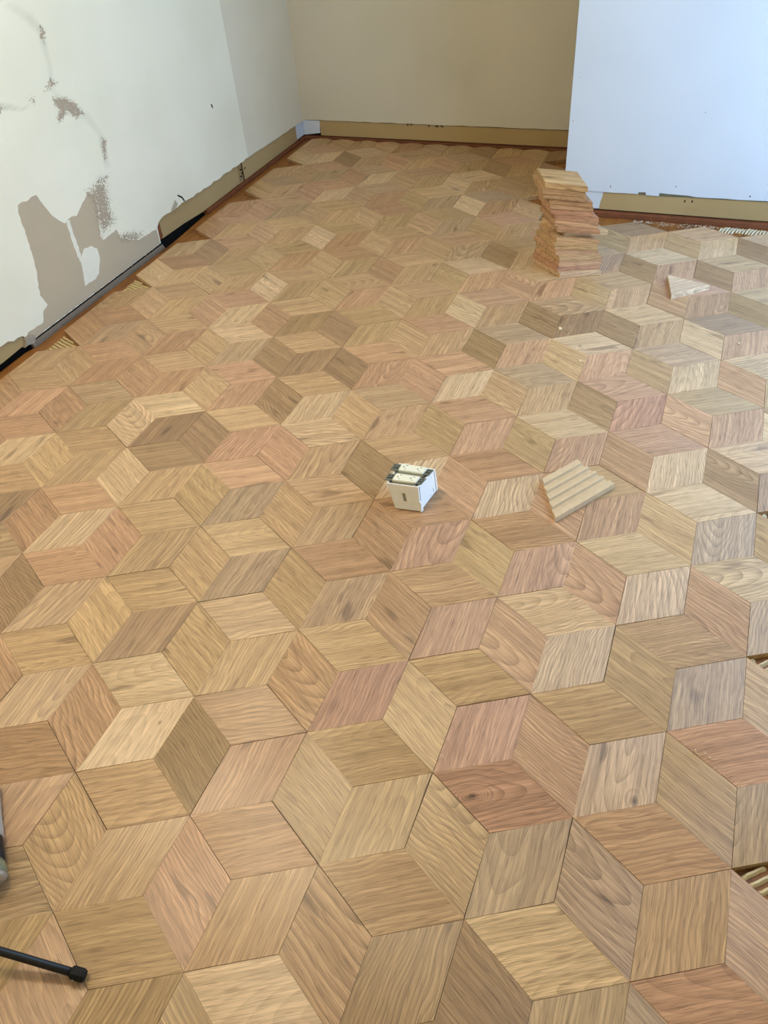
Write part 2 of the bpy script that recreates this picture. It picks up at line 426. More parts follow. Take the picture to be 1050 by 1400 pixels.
for (a, b) in ((-0.115, 0.066), (-0.086, 0.066)):
    obj('nail_hole', slab('nail_hole', [(a, b), (a + 0.004, b), (a + 0.005, b + 0.009), (a + 0.001, b + 0.009)], 0.002, lambda p, q, t: (p, YP + 0.0045 + t, q)), DARK, base_part)

# sills and gaps under the bare strips
obj('trim_1', boxes('trim_1', [(XL - 0.027, XL + 0.004, 3.09, YB + 0.02, -0.0165, 0.001)], 0.002), SILL, kind='structure')
obj('trim_2', boxes('trim_2', [(XL + 0.004, XR, YB - 0.012, YB + 0.026, -0.0165, 0.004)], 0.002), SILL, kind='structure')
obj('trim_3', boxes('trim_3', [(PL + 0.01, XR, YP - 0.012, YP + 0.024, -0.0165, 0.006)], 0.002), SILL, kind='structure')
lip = obj('trim_4', slab('trim_4', [(-0.004, -0.0165), (-0.002, 0.001), (0.002, 0.003), (0.006, -0.002), (0.007, -0.006), (0.010, -0.007), (0.011, -0.0165)], 0.87, lambda a, b, t: (XL + a, 1.835 + t, b)), GREYLIP, kind='structure')
obj('dark_gap', boxes('dark_gap', [(XL - 0.018, XL - 0.001, 1.84, 2.70, 0.002, 0.010)]), DARK, lip)
obj('torn_corner', slab('torn_corner', ragged([(2.70, 0.02), (2.73, 0.025), (2.728, 0.09), (2.705, 0.08)], 0.012, 0.003, 4), 0.01, lambda a, b, t: (XL - 0.004 - t, a, b)), SILL, lip)
obj('plaster_crumb', slab('plaster_crumb', ragged([(1.80, 0.005), (1.85, 0.0), (1.862, 0.022), (1.84, 0.04), (1.815, 0.03)], 0.01, 0.004, 6), 0.014, lambda a, b, t: (XL + 0.006 - t, a, b)), simple('grey_plaster_crumb', srgb(160, 148, 128), 0.9, var=0.3, scale=80, bump=0.6), lip)

# ---- marks on the left wall
def patch(name, pts, mat, lift=0.0008, amp=0.004, step=0.02, seed=1, thick=0.0012):
    p = ragged(pts, step, amp, seed) if amp else pts
    return obj(name, slab(name, p, thick, lambda a, b, t: (XL + lift - t, a, b)), mat, wall_left)

def cover_patch(name, pts, mat, lift, edge, grid):
    """grid patch with a 'cover' attribute that falls from 1 inside to 0 at the outline"""
    P = [Vector(p) for p in pts]
    ymin, ymax = min(p.x for p in P) - edge, max(p.x for p in P) + edge
    zmin, zmax = min(p.y for p in P) - edge, max(p.y for p in P) + edge
    def dist(q):
        best = 9; inside = False
        for i in range(len(P)):
            a, b = P[i], P[(i + 1) % len(P)]
            t = max(0, min(1, (q - a).dot(b - a) / max((b - a).length_squared, 1e-9)))
            best = min(best, (a + (b - a) * t - q).length)
            if (a.y > q.y) != (b.y > q.y) and q.x < (b.x - a.x) * (q.y - a.y) / (b.y - a.y) + a.x: inside = not inside
        return best if inside else -best
    ny = max(3, int((ymax - ymin) / grid)); nz = max(3, int((zmax - zmin) / grid))
    V = []; cov = []
    for j in range(nz + 1):
        for i in range(ny + 1):
            y = ymin + (ymax - ymin) * i / ny; z = zmin + (zmax - zmin) * j / nz
            V.append((XL + lift, y, z)); cov.append(max(-1.0, min(1.0, dist(Vector((y, z))) / edge)))
    F = []; 
    for j in range(nz):
        for i in range(ny):
            k = j * (ny + 1) + i; q = (k, k + 1, k + ny + 2, k + ny + 1)
            if max(cov[t] for t in q) > -0.99: F.append(q)
    me = mesh_from(name, V, F)
    at = me.attributes.new('cover', 'FLOAT', 'POINT')
    for i, c in enumerate(cov): at.data[i].value = c
    return obj(name, me, mat, wall_left)

patch('bare_drywall', [(2.017, 0.441), (2.112, 0.441), (2.129, 0.396), (2.145, 0.362), (2.172, 0.326), (2.198, 0.303), (2.227, 0.311), (2.268, 0.304), (2.315, 0.333), (2.357, 0.355), (2.389, 0.337), (2.383, 0.275), (2.355, 0.192), (2.36, 0.169), (2.453, 0.175), (2.46, 0.133), (2.525, 0.098), (2.565, 0.081), (2.695, 0.074), (2.693, 0.0095), (2.26, 0.0095), (1.845, 0.0095), (1.84, 0.043), (1.927, 0.04), (1.949, 0.077), (1.977, 0.086), (1.96, 0.132), (1.988, 0.223), (1.997, 0.295), (2.007, 0.358), (2.006, 0.417)], DRYWALL, 0.0006, 0.003, 0.012, 2)
patch('filler_streak', [(2.207, 0.309), (2.224, 0.306), (2.219, 0.25), (2.223, 0.202), (2.213, 0.145), (2.203, 0.15), (2.201, 0.198), (2.2, 0.251)], FILLER, 0.0016, 0.003, 0.012, 3)
patch('filler_blob', [(2.245, 0.185), (2.288, 0.177), (2.314, 0.155), (2.31, 0.115), (2.278, 0.066), (2.25, 0.055), (2.21, 0.06), (2.185, 0.058), (2.192, 0.086), (2.202, 0.123), (2.208, 0.155)], FILLER, 0.0022, 0.0015, 0.01, 4)
patch('filler_ridge', [(2.36, 0.169), (2.453, 0.175), (2.448, 0.184), (2.362, 0.18)], FILLER, 0.0018, 0.002, 0.01, 7)
cover_patch('worn_spot', [(2.35, 0.361), (2.425, 0.375), (2.465, 0.376), (2.47, 0.327), (2.46, 0.266), (2.461, 0.203), (2.369, 0.186), (2.36, 0.236), (2.37, 0.296)], SPECK, 0.0012, 0.03, 0.012)
cover_patch('worn_spot', [(2.447, 0.153), (2.509, 0.137), (2.591, 0.107), (2.607, 0.089), (2.565, 0.081), (2.493, 0.105), (2.454, 0.122)], SPECK, 0.0013, 0.02, 0.01)
SPOTS = [[(2.344, 0.693), (2.401, 0.683), (2.446, 0.65), (2.476, 0.601), (2.421, 0.603), (2.391, 0.633), (2.345, 0.614), (2.319, 0.624), (2.355, 0.649), (2.334, 0.675)],
         [(2.313, 0.722), (2.359, 0.751), (2.386, 0.729), (2.333, 0.719)], [(2.389, 0.909), (2.413, 0.885), (2.388, 0.847), (2.374, 0.874)],
         [(2.524, 0.504), (2.547, 0.491), (2.517, 0.424), (2.501, 0.423), (2.512, 0.473)], [(2.221, 0.721), (2.261, 0.718), (2.254, 0.702), (2.237, 0.712)],
         [(2.09, 0.745), (2.11, 0.723), (2.085, 0.715)], [(2.426, 0.377), (2.508, 0.375), (2.475, 0.353)]]
for s in SPOTS: cover_patch('worn_spot', s, SPECK, 0.0014, 0.012, 0.005)
cover_patch('compound_smear', [(2.29, 0.995), (2.381, 0.952), (2.408, 0.891), (2.396, 0.787), (2.372, 0.712), (2.505, 0.601), (2.553, 0.501), (2.532, 0.382), (2.488, 0.397), (2.5, 0.517), (2.445, 0.596), (2.339, 0.7), (2.354, 0.787), (2.365, 0.881), (2.31, 0.938), (2.247, 0.985)], SMEAR, 0.0010, 0.07, 0.014)
cover_patch('compound_smear', [(2.05, 0.77), (2.145, 0.733), (2.195, 0.709), (2.247, 0.715), (2.246, 0.7), (2.187, 0.69), (2.137, 0.705), (2.05, 0.735)], SMEAR, 0.0011, 0.03, 0.012)
patch('dark_crack', [(2.895, 0.145), (2.902, 0.146), (2.930, 0.126), (2.941, 0.104), (2.935, 0.103), (2.924, 0.122)], DARK, 0.0008, 0.001, 0.01, 5)
patch('torn_flap', [(2.83, 0.108), (2.87, 0.135), (2.885, 0.11), (2.865, 0.099), (2.82, 0.099)], DRYWALL, 0.001, 0.002, 0.01, 9)
patch('paint_chip', [(3.30, 0.41), (3.312, 0.404), (3.315, 0.388), (3.308, 0.39)], TORN_SHADE, 0.0008, 0.001, 0.006, 11)

# ---- the rest of the room, behind and beside the camera
wr = obj('wall_right', boxes('wall_right', [(XR, XR + 0.1, -2.2, 1.50, -0.12, H), (XR, XR + 0.1, 3.30, YB + 0.14, -0.12, H), (XR, XR + 0.1, 1.50, 3.30, 2.16, H), (XR, XR + 0.1, 1.50, 3.30, -0.12, -0.017)]), PAINT, kind='structure')
DFR = simple('white_door_frame', srgb(225, 225, 220), 0.5, var=0.03)
door = obj('door_1', boxes('door_1', [(XR - 0.02, XR + 0.1, 1.48, 1.54, 0.0, 2.16), (XR - 0.02, XR + 0.1, 3.26, 3.32, 0.0, 2.16), (XR - 0.02, XR + 0.1, 1.48, 3.32, 2.12, 2.18)]), DFR, kind='structure')
obj('wall_front', boxes('wall_front', [(XL - 0.14, XR + 0.1, -2.3, -2.2, -0.12, H)]), PAINT, kind='structure')
obj('ceiling', boxes('ceiling', [(XL - 0.14, XR + 0.1, -2.3, YB + 0.14, H, H + 0.1)]), CEIL, kind='structure')

# warm ceiling lamp of the room
def ceiling_lamp(x, y):
    root = empty('ceiling_lamp', (x, y, H), 'round white glass ceiling lamp glowing warm above the floor', 'lamp')
    GL, nt, N, Lk, P = new_mat('glowing_lamp_glass')
    P.inputs['Base Color'].default_value = (0.9, 0.85, 0.75, 1); P.inputs['Emission Color'].default_value = (1.0, 0.80, 0.50, 1); P.inputs['Emission Strength'].default_value = 6.0
    obj('lamp_base', tube_mesh('lamp_base', [(0, 0, 0), (0, 0, -0.03)], [0.14, 0.14], 28), DFR, root)
    obj('lamp_bowl', tube_mesh('lamp_bowl', [(0, 0, -0.03), (0, 0, -0.05), (0, 0, -0.08), (0, 0, -0.10), (0, 0, -0.112)], [0.165, 0.16, 0.13, 0.08, 0.02], 28), GL, root)
    d = bpy.data.lights.new('lamp_light', 'POINT'); d.energy = LAMP_W; d.color = (1.0, 0.88, 0.66); d.shadow_soft_size = 0.14
    o = bpy.data.objects.new('lamp_light', d); o.location = (0, 0, -0.30); o.parent = root; COL.objects.link(o)
LAMP_W = 52
ceiling_lamp(-1.35, 1.25)

# ------------------------------------------------------------------ floor: old subfloor + rhombus parquet
floor_outline = [(XR, -2.2), (XR, YB - 0.012), (XL - 0.02, YB - 0.012), (XL - 0.02, 3.10), (XL - 0.010, 3.08), (XL + 0.000, 2.95), (XL + 0.010, 2.80), (XL + 0.012, 2.72), (XL + 0.006, 2.70), (XL + 0.006, 1.84), (XL - 0.004, 1.80), (XL - 0.004, -2.2)]
floor = obj('floor', slab('floor', floor_outline, 0.05, lambda a, b, t: (a, b, -0.0170 - t)), SUBFLOOR, kind='structure')
LAT = 0.27
SIDE = LAT / math.sqrt(3)
OX, OY = -0.690113, 0.470367
def star(i, j):
    x = i + 0.5 * j; y = j * math.sqrt(3) / 2
    c, s = 0.5, math.sqrt(3) / 2
    return Vector((c * x - s * y, s * x + c * y, 0)) * LAT + Vector((OX, OY, 0))

TH = 0.0160
def rhombus_local(k=1.0):
    """corners with the grain along +x, counter-clockwise"""
    a = LAT / 2 * k; b = SIDE / 2 * k
    A = Vector((a * math.cos(math.radians(30)), -a * math.sin(math.radians(30))))
    B = Vector((b * 0.5, b * math.sin(math.radians(60))))
    return [A, B, -A, -B]
def tile_geometry():
    top = rhombus_local(1.0 - 0.0025); rim = rhombus_local(1.0); V = []; F = []
    V += [(p.x, p.y, 0.0) for p in top]; V += [(p.x, p.y, -0.0006) for p in rim]; V += [(p.x, p.y, -TH) for p in rim]
    F.append((0, 1, 2, 3))
    for r in (0, 4):
        for i in range(4):
            j = (i + 1) % 4; F.append((r + i, r + 4 + i, r + 4 + j, r + j))
    F.append((11, 10, 9, 8))
    return V, F
TV, TF = tile_geometry()
tile_me = mesh_from('parquet_tile', TV, TF)
tile_me.materials.append(OAK)

TONE_MAP = {}
for e in ("-1,1,1p -1,1,0w 0,0,1b 0,0,2t -1,0,0t -1,0,1t 0,0,0p 1,0,2r 1,-1,2p 0,-1,1P 0,-1,2t 1,-1,1o 0,-1,0t 2,-1,2o 1,-1,0o 2,-2,2t 1,-2,2w 1,-2,1t 1,-2,0b 2,-2,1y 3,-2,2P 2,-2,0g 3,-3,2w 3,-3,1g 4,-3,2p 3,-3,0t 3,-2,0w 3,-2,1p 2,-1,0P 2,-1,1o 4,-2,2t 4,-3,1o 5,-3,2P 4,-2,1o 4,-2,0g 3,-1,0w 3,-1,2o 3,-1,1p 5,-1,0g 5,-1,1y 4,-1,0w 5,-2,1p 5,-1,2w 4,-1,1p 3,0,0p 3,0,1o 2,1,0p 4,0,2r 3,1,1p 3,1,0w 4,1,2r 4,1,1o 4,1,0p 4,0,0r 5,0,1r 5,0,0w 6,-1,2w 5,1,2w 5,1,1b 5,1,0P 6,1,2p 5,2,2g 6,1,1o 6,1,0w 7,0,1r 6,0,1p 6,0,0p 4,2,0t 4,2,1t 4,3,1b 5,2,1y 5,2,0p 6,2,2w 7,1,2g 5,3,0b 5,3,1b 0,4,1b -1,5,0b 0,3,1o 0,4,2b -1,4,2p -1,4,0y -1,3,1p 1,4,1b 1,5,0b 2,5,1b 1,5,1b -1,2,0b -2,3,1b 0,1,1y -1,2,1y 1,1,1o 0,2,1y 0,3,2o 1,2,0o 2,3,2w 2,2,1b -2,4,1r -3,5,0b -2,5,1y 1,4,2t 1,3,1p 1,3,2p 1,0,0P 1,0,1r 2,0,1r 1,1,0t -1,1,2r -2,1,0p 2,2,0w 3,1,2r 0,1,0y 1,1,2t -1,2,2y -2,2,0t 3,0,2t 2,1,2r 1,2,2o -1,3,0o 0,2,2o 4,-3,0g 4,-4,1t 4,-4,2P 2,-3,1b 2,0,0p 2,0,2y").split():
    a, b, c = e[:-1].split(','); TONE_MAP[(int(a), int(b), int(c))] = e[-1]
KNOTS = [((-0.2005, 0.6839), 0.006), ((0.0837, 0.7732), 0.007), ((-0.8608, 0.6233), 0.0035), ((0.1726, 1.3696), 0.008), ((-0.3183, 2.3156), 0.004)]
MISSING = {(6, -3, 2), (5, -4, 2), (7, -2, 2), (4, -5, 2)}

def in_frustum(p, mg=0.07):
    q = Vector((p.x, p.y, -CAM_H)); z = q.dot(fwd)
    if z < 0.3: return None
    u = q.dot(right) / z * 1061.16 / 525.0; v = q.dot(down) / z * 1061.16 / 700.0
    return z if abs(u) < 1 + mg and abs(v) < 1 + mg else None

tiles = []
R = random.Random(11)
for i in range(-12, 18):
    for j in range(-12, 18):
        for d, (di, dj) in enumerate(((1, 0), (0, 1), (-1, 1))):
            if (i, j, d) in MISSING: continue
            A, B = star(i, j), star(i + di, j + dj); c = (A + B) / 2
            perp = (B - A).normalized().cross(Vector((0, 0, 1))) * SIDE / 2
            corners = [A, B, c + perp, c - perp]
            if min(p.x for p in corners) < -2.19 or max(p.x for p in corners) > XR - 0.05: continue
            if max(p.y for p in corners) > 4.165 or min(p.y for p in corners) < -1.2: continue
            if any(p.x > PL - 0.005 and p.y > YP - 0.02 for p in corners + [c]): continue
            vis = [in_frustum(p) for p in corners + [c]]
            vis = [z for z in vis if z]
            dist = (c - Vector((0, 0, CAM_H))).length
            tiles.append((not vis, dist, (i, j, d), c, math.radians(60 * d + 90)))
def clip(poly, n, d):
    out = []
    for q in range(len(poly)):
        a, b = poly[q], poly[(q + 1) % len(poly)]
        da, db = a.dot(n) - d, b.dot(n) - d
        if da <= 0: out.append(a)
        if (da < 0 < db) or (db < 0 < da): out.append(a + (b - a) * (da / (da - db)))
    return out
cut_tiles = []          # last row, trimmed to short humps along the back wall
for i in range(-12, 18):
    for j in range(-12, 18):
        for d, (di, dj) in enumerate(((1, 0), (0, 1), (-1, 1))):
            A, B = star(i, j), star(i + di, j + dj); c = (A + B) / 2
            perp = (B - A).normalized().cross(Vector((0, 0, 1))) * SIDE / 2
            P4 = [A, c + perp, B, c - perp]
            if max(p.y for p in P4) < 4.165 or min(p.y for p in P4) > 4.08: continue
            if min(p.x for p in P4) < -2.19 or c.x > XR - 0.2: continue
            pc = (A if A.y < B.y else B).x + (c.x - (A if A.y < B.y else B).x) * 1.0
            q = clip(P4, Vector((0, 1, 0)), 4.153)
            for sgn in (-1, 1):
                nn = Vector((sgn * 0.42, 1, 0)).normalized(); q = clip(q, nn, nn.dot(Vector((pc + sgn * 0.022, 4.152, 0))))
            if len(q) > 2: cut_tiles.append(((i, j, d), c, math.radians(60 * d + 90), q))
tiles.sort(key=lambda t: (t[0], t[1]))
def tile_look(key, rnd):
    letter = TONE_MAP.get(key) or rnd.choice('tttppryoowbg')
    return tone(letter, rnd)
far_V, far_F, far_g, far_t, far_s, far_a = [], [], [], [], [], []
for n, (hidden, dist, key, c, rot) in enumerate(tiles):
    rr = random.Random(hash(key) & 0xffff)
    rr = random.Random((key[0] + 40) * 10007 + (key[1] + 40) * 101 + key[2])
    col = tile_look(key, rr); seed = rr.random()
    k = 1.0 - rr.uniform(0.0008, 0.0055)
    dz = rr.uniform(-0.0007, 0.0005)
    tx, ty = rr.gauss(0, 0.0020), rr.gauss(0, 0.0020)
    pos = c + Vector((rr.gauss(0, 0.0003), rr.gauss(0, 0.0003), dz))
    rz = rot + rr.gauss(0, 0.0015)
    if n < 300:
        o = obj('parquet_tile', tile_me, None, floor)
        o.location = pos; o.rotation_euler = (tx, ty, rz); o.scale = (k, k, 1)
        o.color = (*col, seed)
        for (kp, kr) in KNOTS:
            q = Vector((kp[0] - c.x, kp[1] - c.y, 0)); q.rotate(Matrix.Rotation(-rot, 3, 'Z'))
            pl = rhombus_local(1.0); hgt = pl[1].y
            if abs(q.y) < hgt and abs(q.x - q.y / math.tan(math.radians(60))) < SIDE / 2:
                o['knot'] = (q.x, q.y, kr)
    else:
        mt = Matrix.Translation(pos) @ Matrix.Rotation(rz, 4, 'Z') @ Matrix.Diagonal((k, k, 1, 1))
        b0 = len(far_V); ac = Matrix.Rotation(rz, 3, 'Z') @ Vector((0, 1, 0))
        for v in TV:
            far_V.append(mt @ Vector(v)); far_g.append(v); far_t.append(col); far_s.append(seed); far_a.append(ac)
        far_F += [tuple(b0 + q for q in f) for f in TF]
for key, c, rot, q in cut_tiles:
    rr = random.Random((key[0] + 40) * 10007 + (key[1] + 40) * 101 + key[2])
    col = tile_look(key, rr); seed = rr.random(); b0 = len(far_V); nq = len(q)
    ac = Matrix.Rotation(rot, 3, 'Z') @ Vector((0, 1, 0)); inv = Matrix.Rotation(-rot, 3, 'Z')
    g0 = sum(q, Vector((0, 0, 0))) / nq
    for z in (0.0, -TH):
        for p in q:
            p = g0 + (p - g0) * 0.985
            far_V.append(Vector((p.x, p.y, z))); far_g.append(inv @ (p - c)); far_t.append(col); far_s.append(seed); far_a.append(ac)
    far_F.append(tuple(range(b0, b0 + nq))); far_F.append(tuple(range(b0 + 2 * nq - 1, b0 + nq - 1, -1)))
    far_F += [(b0 + e, b0 + (e + 1) % nq, b0 + nq + (e + 1) % nq, b0 + nq + e) for e in range(nq)]
me = mesh_from('far_parquet', far_V, far_F)
for nm, typ, data in (('grain', 'FLOAT_VECTOR', far_g), ('tone', 'FLOAT_VECTOR', far_t), ('across', 'FLOAT_VECTOR', far_a)):
    at = me.attributes.new(nm, typ, 'POINT'); at.data.foreach_set('vector', [x for v in data for x in v])
at = me.attributes.new('seed', 'FLOAT', 'POINT'); at.data.foreach_set('value', far_s)
obj('far_parquet', me, OAK_FAR, floor, kind='stuff', label='rhombus oak tiles further back along the wall')

# ---- trowelled adhesive where tiles are still missing
GLUE = simple('pale_trowelled_adhesive', srgb(206, 190, 140), 0.45, var=0.2, scale=20)
GLUE2 = simple('grey_trowelled_adhesive', srgb(224, 212, 178), 0.5, var=0.2, scale=20)
def inside(q, P):
    r = False
    for i in range(len(P)):
        a, b = P[i], P[(i + 1) % len(P)]
        if (a.y > q.y) != (b.y > q.y) and q.x < (b.x - a.x) * (q.y - a.y) / (b.y - a.y) + a.x: r = not r
    return r
def glue(poly, ang, mat, pitch=0.011, seed=0, h=0.008):
    rg = random.Random(seed)
    P = [Vector((p[0], p[1])) for p in poly]; c = sum(P, Vector((0, 0))) / len(P)
    R_ = max((p - c).length for p in P); u = Vector((math.cos(ang), math.sin(ang))); w = Vector((-u.y, u.x))
    V, F = [], []
    def add_run(run):
        if len(run) < 3: return
        b0 = len(V); nn = len(run)
        for t, (q, s) in enumerate(run):
            hh = h * rg.uniform(0.6, 1.0) * (0.3 if t in (0, nn - 1) else 1)
            hw = pitch * 0.28
            V.extend([(q.x - w.x * hw, q.y - w.y * hw, -0.0169), (q.x - w.x * hw * 0.3, q.y - w.y * hw * 0.3, -0.0169 + hh), (q.x + w.x * hw * 0.5, q.y + w.y * hw * 0.5, -0.0169 + hh * 0.85), (q.x + w.x * hw, q.y + w.y * hw, -0.0169)])
        for t in range(nn - 1):
            for e in range(3):
                a = b0 + t * 4 + e; F.append((a, a + 1, a + 5, a + 4))
        F.append((b0, b0 + 1, b0 + 2, b0 + 3)); k2 = b0 + (nn - 1) * 4; F.append((k2 + 3, k2 + 2, k2 + 1, k2))
    k = int(R_ / pitch) + 1
    for a in range(-k, k + 1):
        run = []
        for s in range(-20, 21):
            t = s / 20 * R_
            q = c + u * t + w * (a * pitch + 0.006 * math.sin(t * 18 + seed) + rg.uniform(-0.0008, 0.0008))
            if inside(q, P): run.append((q, s))
            else: add_run(run); run = []
        add_run(run)
    return obj('adhesive_ridges', mesh_from('adhesive_ridges', V, F), mat, floor, kind='stuff')
def frac(i, j): 
    p = star(i, j); return (p.x, p.y)
for (a, b) in ((5, -2), (4, -3), (6, -1), (3, -4)):
    A, B = star(a, b), star(a + 1, b - 1); c = (A + B) / 2; pr = (B - A).normalized().cross(Vector((0, 0, 1))) * SIDE / 2
    glue([((p - c) * 0.97 + c).xy for p in (A, c + pr, B, c - pr)], math.radians(48), GLUE2, 0.016, a, 0.012)
for k in (-1, -2):
    up, st, dn = frac(k - 2 / 3, k + 10 + 1 / 3), frac(k, k + 10), frac(k - 1 / 3, k + 10 + 2 / 3)
    cx = ((up[0] + st[0] + dn[0]) / 3, (up[1] + st[1] + dn[1]) / 3)
    glue([(cx[0] + (q[0] - cx[0]) * 0.93, cx[1] + (q[1] - cx[1]) * 0.93) for q in (up, st, dn)], math.radians(-20), GLUE, 0.015, k + 7, 0.005)
glue([(0.02, 3.34), (0.75, 3.34), (0.75, 3.405), (0.06, 3.405)], math.radians(78), GLUE2, 0.012, 4, 0.012)

# ------------------------------------------------------------------ loose blocks
def block_mesh(name, outline_w, th, ribs, gd=0.004, gw=0.22):
    """block cut across straight grain: outline_w(w) -> (x0, x1) along the grain at width w; ribs grooves in the underside"""
    W, xr = outline_w
    prof = [(0.0, th), (W, th), (W, 0.0)]
    step = W / ribs
    for k in range(ribs - 1, 0, -1):
        wc = k * step; g = step * gw
        prof += [(wc + g, 0.0), (wc + g * 0.8, gd), (wc - g * 0.8, gd), (wc - g, 0.0)]
    prof += [(0.0, 0.0)]
    n = len(prof); V, F = [], []
    for e in (0, 1):
        for (w, z) in prof: V.append((xr(w)[e], w, z))
    F.append(tuple(range(n))); F.append(tuple(range(2 * n - 1, n - 1, -1)))
    for i in range(n):
        j = (i + 1) % n; F.append((i, j, n + j, n + i))
    return mesh_from(name, V, F)
S = SIDE
WID = S * math.sin(math.radians(60))
T60 = math.tan(math.radians(60))
stack_me = block_mesh('parquet_block', (WID, lambda w: (-w / T60, S - w / T60)), 0.0190, 7, 0.0035)
_b = bmesh.new(); _b.from_mesh(stack_me)
bmesh.ops.bevel(_b, geom=[e for e in _b.edges if abs(e.verts[0].co.z - 0.0190) < 1e-5 and abs(e.verts[1].co.z - 0.0190) < 1e-5], offset=0.0020, segments=2, affect='EDGES')
_b.to_mesh(stack_me); _b.free()
stack_me.materials.append(OAK)
STK = [(-0.577, 2.842, -5), (-0.585, 2.842, -3), (-0.581, 2.848, -4), (-0.558, 2.850, -2), (-0.555, 2.851, 0), (-0.551, 2.852, 0), (-0.531, 2.847, 2), (-0.530, 2.838, 4), (-0.519, 2.832, 2), (-0.492, 2.845, 16),
       (-0.517, 2.822, 7), (-0.520, 2.809, 9), (-0.512, 2.802, 15), (-0.496, 2.796, 17), (-0.494, 2.792, 19), (-0.498, 2.788, 20), (-0.486, 2.779, 22)]
ORD = ['topmost', 'second', 'third', 'fourth', 'fifth', 'sixth', 'seventh', 'eighth', 'ninth', 'tenth', 'eleventh', 'twelfth', 'thirteenth', 'fourteenth', 'fifteenth', 'sixteenth', 'bottom']
STONE = 'yttrpPPpPwtyptpPw'
rs = random.Random(3)
for k, (x, y, a) in enumerate(STK):
    nm = ORD[k]
    lab = ('topmost oak rhombus block of the leaning stack by the partition' if k == 0 else
           'bottom oak rhombus block of the leaning stack, resting on the parquet' if k == 16 else
           f'oak rhombus block, {nm} from the top of the leaning stack')
    o = obj('parquet_block', stack_me, None, None, lab, 'wood block', 'oak blocks stacked by the partition')
    o.location = (x, y, 0.0006 + (16 - k) * 0.01915); o.rotation_euler = (0, 0, math.radians(a))
    o.color = (*tone(STONE[k], rs), rs.random())

SAWN = simple('rough_sawn_pale_oak', srgb(205, 178, 140), 0.7, var=0.14, scale=55, bump=0.2)
def upside(name, corners, th, z0, ribs, label, group):
    """loose piece lying with its ribbed underside up; first edge of corners runs along the grain"""
    A, B, C, D = [Vector((p[0], p[1])) for p in corners]
    u = (B - A).normalized(); w = Vector((-u.y, u.x))
    W = max((C - A).dot(w), (D - A).dot(w))
    xd, xc = (D - A).dot(u), (C - A).dot(u); xb = (B - A).length
    me = block_mesh(name, (W, lambda t: (xd * t / W, xb + (xc - xb) * t / W)), th, ribs, 0.0075, 0.33)
    for v in me.vertices: v.co.z = th - v.co.z
    me.flip_normals()
    me.materials.append(SAWN)
    o = obj(name, me, None, None, label, 'wood block', group)
    o.location = (A.x, A.y, z0); o.rotation_euler = (0, 0, math.atan2(u.y, u.x))
    return o
o = upside('parquet_offcut', [(-0.2132, 1.4571), (-0.0955, 1.631), (-0.2037, 1.700), (-0.2798, 1.5974)], 0.0165, 0.0006, 5, 'cut oak block lying ribbed side up on the parquet', 'loose oak pieces on the floor')
o.color = (*[c * 1.06 for c in srgb(216, 184, 144)[:3]], 0.37)
# triangular half block, flat side up
tri = [(0, 0), (0.160, 0), (0.080, 0.1386)]
tv = [(x, y, z) for z in (0.0, 0.0172) for x, y in tri] 
me = mesh_from('parquet_offcut', tv, [(0, 2, 1), (3, 4, 5), (0, 1, 4, 3), (1, 2, 5, 4), (2, 0, 3, 5)])
me.materials.append(OAK)
o = obj('parquet_offcut', me, None, None, 'triangular half oak block lying flat side up near the stack', 'wood block', 'loose oak pieces on the floor')
o.location = (-0.0739, 2.701, 0.0006); o.rotation_euler = (0, 0, math.radians(41.5))
o.color = (*srgb(216, 186, 148)[:3], 0.62)

# ------------------------------------------------------------------ outlet box with two receptacles
WHITEPL = simple('white_box_plastic', srgb(240, 238, 230), 0.5, var=0.06, scale=60)
IVORY = simple('ivory_receptacle_plastic', srgb(232, 228, 205), 0.4, var=0.04)
STEEL = simple('grey_metal_strap', srgb(120, 122, 110), 0.45, metal=0.55, var=0.3, scale=120, bump=0.2)
BLACK = simple('black_plastic', srgb(20, 19, 18), 0.5, var=0.2)
INK = simple('black_print', srgb(50, 45, 40), 0.7)
bx = empty('outlet_box', (-0.60, 1.44, 0.0), 'white plastic double outlet box with two receptacles on the parquet', 'outlet box')
b0 = [Vector(p) for p in ((-0.6195, 1.384, 0.001), (-0.5534, 1.3917, 0.001), (-0.5392, 1.4884, 0.001), (-0.609, 1.482, 0.001))]
t0 = [Vector(p) for p in ((-0.6465, 1.3985, 0.074), (-0.5625, 1.4072, 0.074), (-0.5455, 1.4885, 0.074), (-0.6440, 1.4850, 0.074))]
org = Vector((-0.60, 1.44, 0.0))
b0 = [p - org for p in b0]; t0 = [p - org for p in t0]
def quad(u, v, h):
    """point in the box: u along the front, v to the back, h up (0..1)"""
    lo = (b0[0] * (1 - u) + b0[1] * u) * (1 - v) + (b0[3] * (1 - u) + b0[2] * u) * v
    hi = (t0[0] * (1 - u) + t0[1] * u) * (1 - v) + (t0[3] * (1 - u) + t0[2] * u) * v
    return lo * (1 - h) + hi * h
bm = bmesh.new()
rings = []
e = 0.035
for (ins, h) in ((0.05, 0.0), (0.0, 0.05), (0.0, 1.0), (e, 1.0), (e, 0.30)):
    rings.append([bm.verts.new(quad(u, v, h)) for u, v in ((ins, ins), (1 - ins, ins), (1 - ins, 1 - ins), (ins, 1 - ins))])
for a, b in zip(rings, rings[1:]):
    for i in range(4): bm.faces.new((a[i], a[(i + 1) % 4], b[(i + 1) % 4], b[i]))
bm.faces.new(rings[0][::-1]); bm.faces.new(rings[-1])
bmesh.ops.recalc_face_normals(bm, faces=bm.faces[:])
me = bpy.data.meshes.new('box_shell'); bm.to_mesh(me); bm.free()
obj('box_shell', me, WHITEPL, bx)
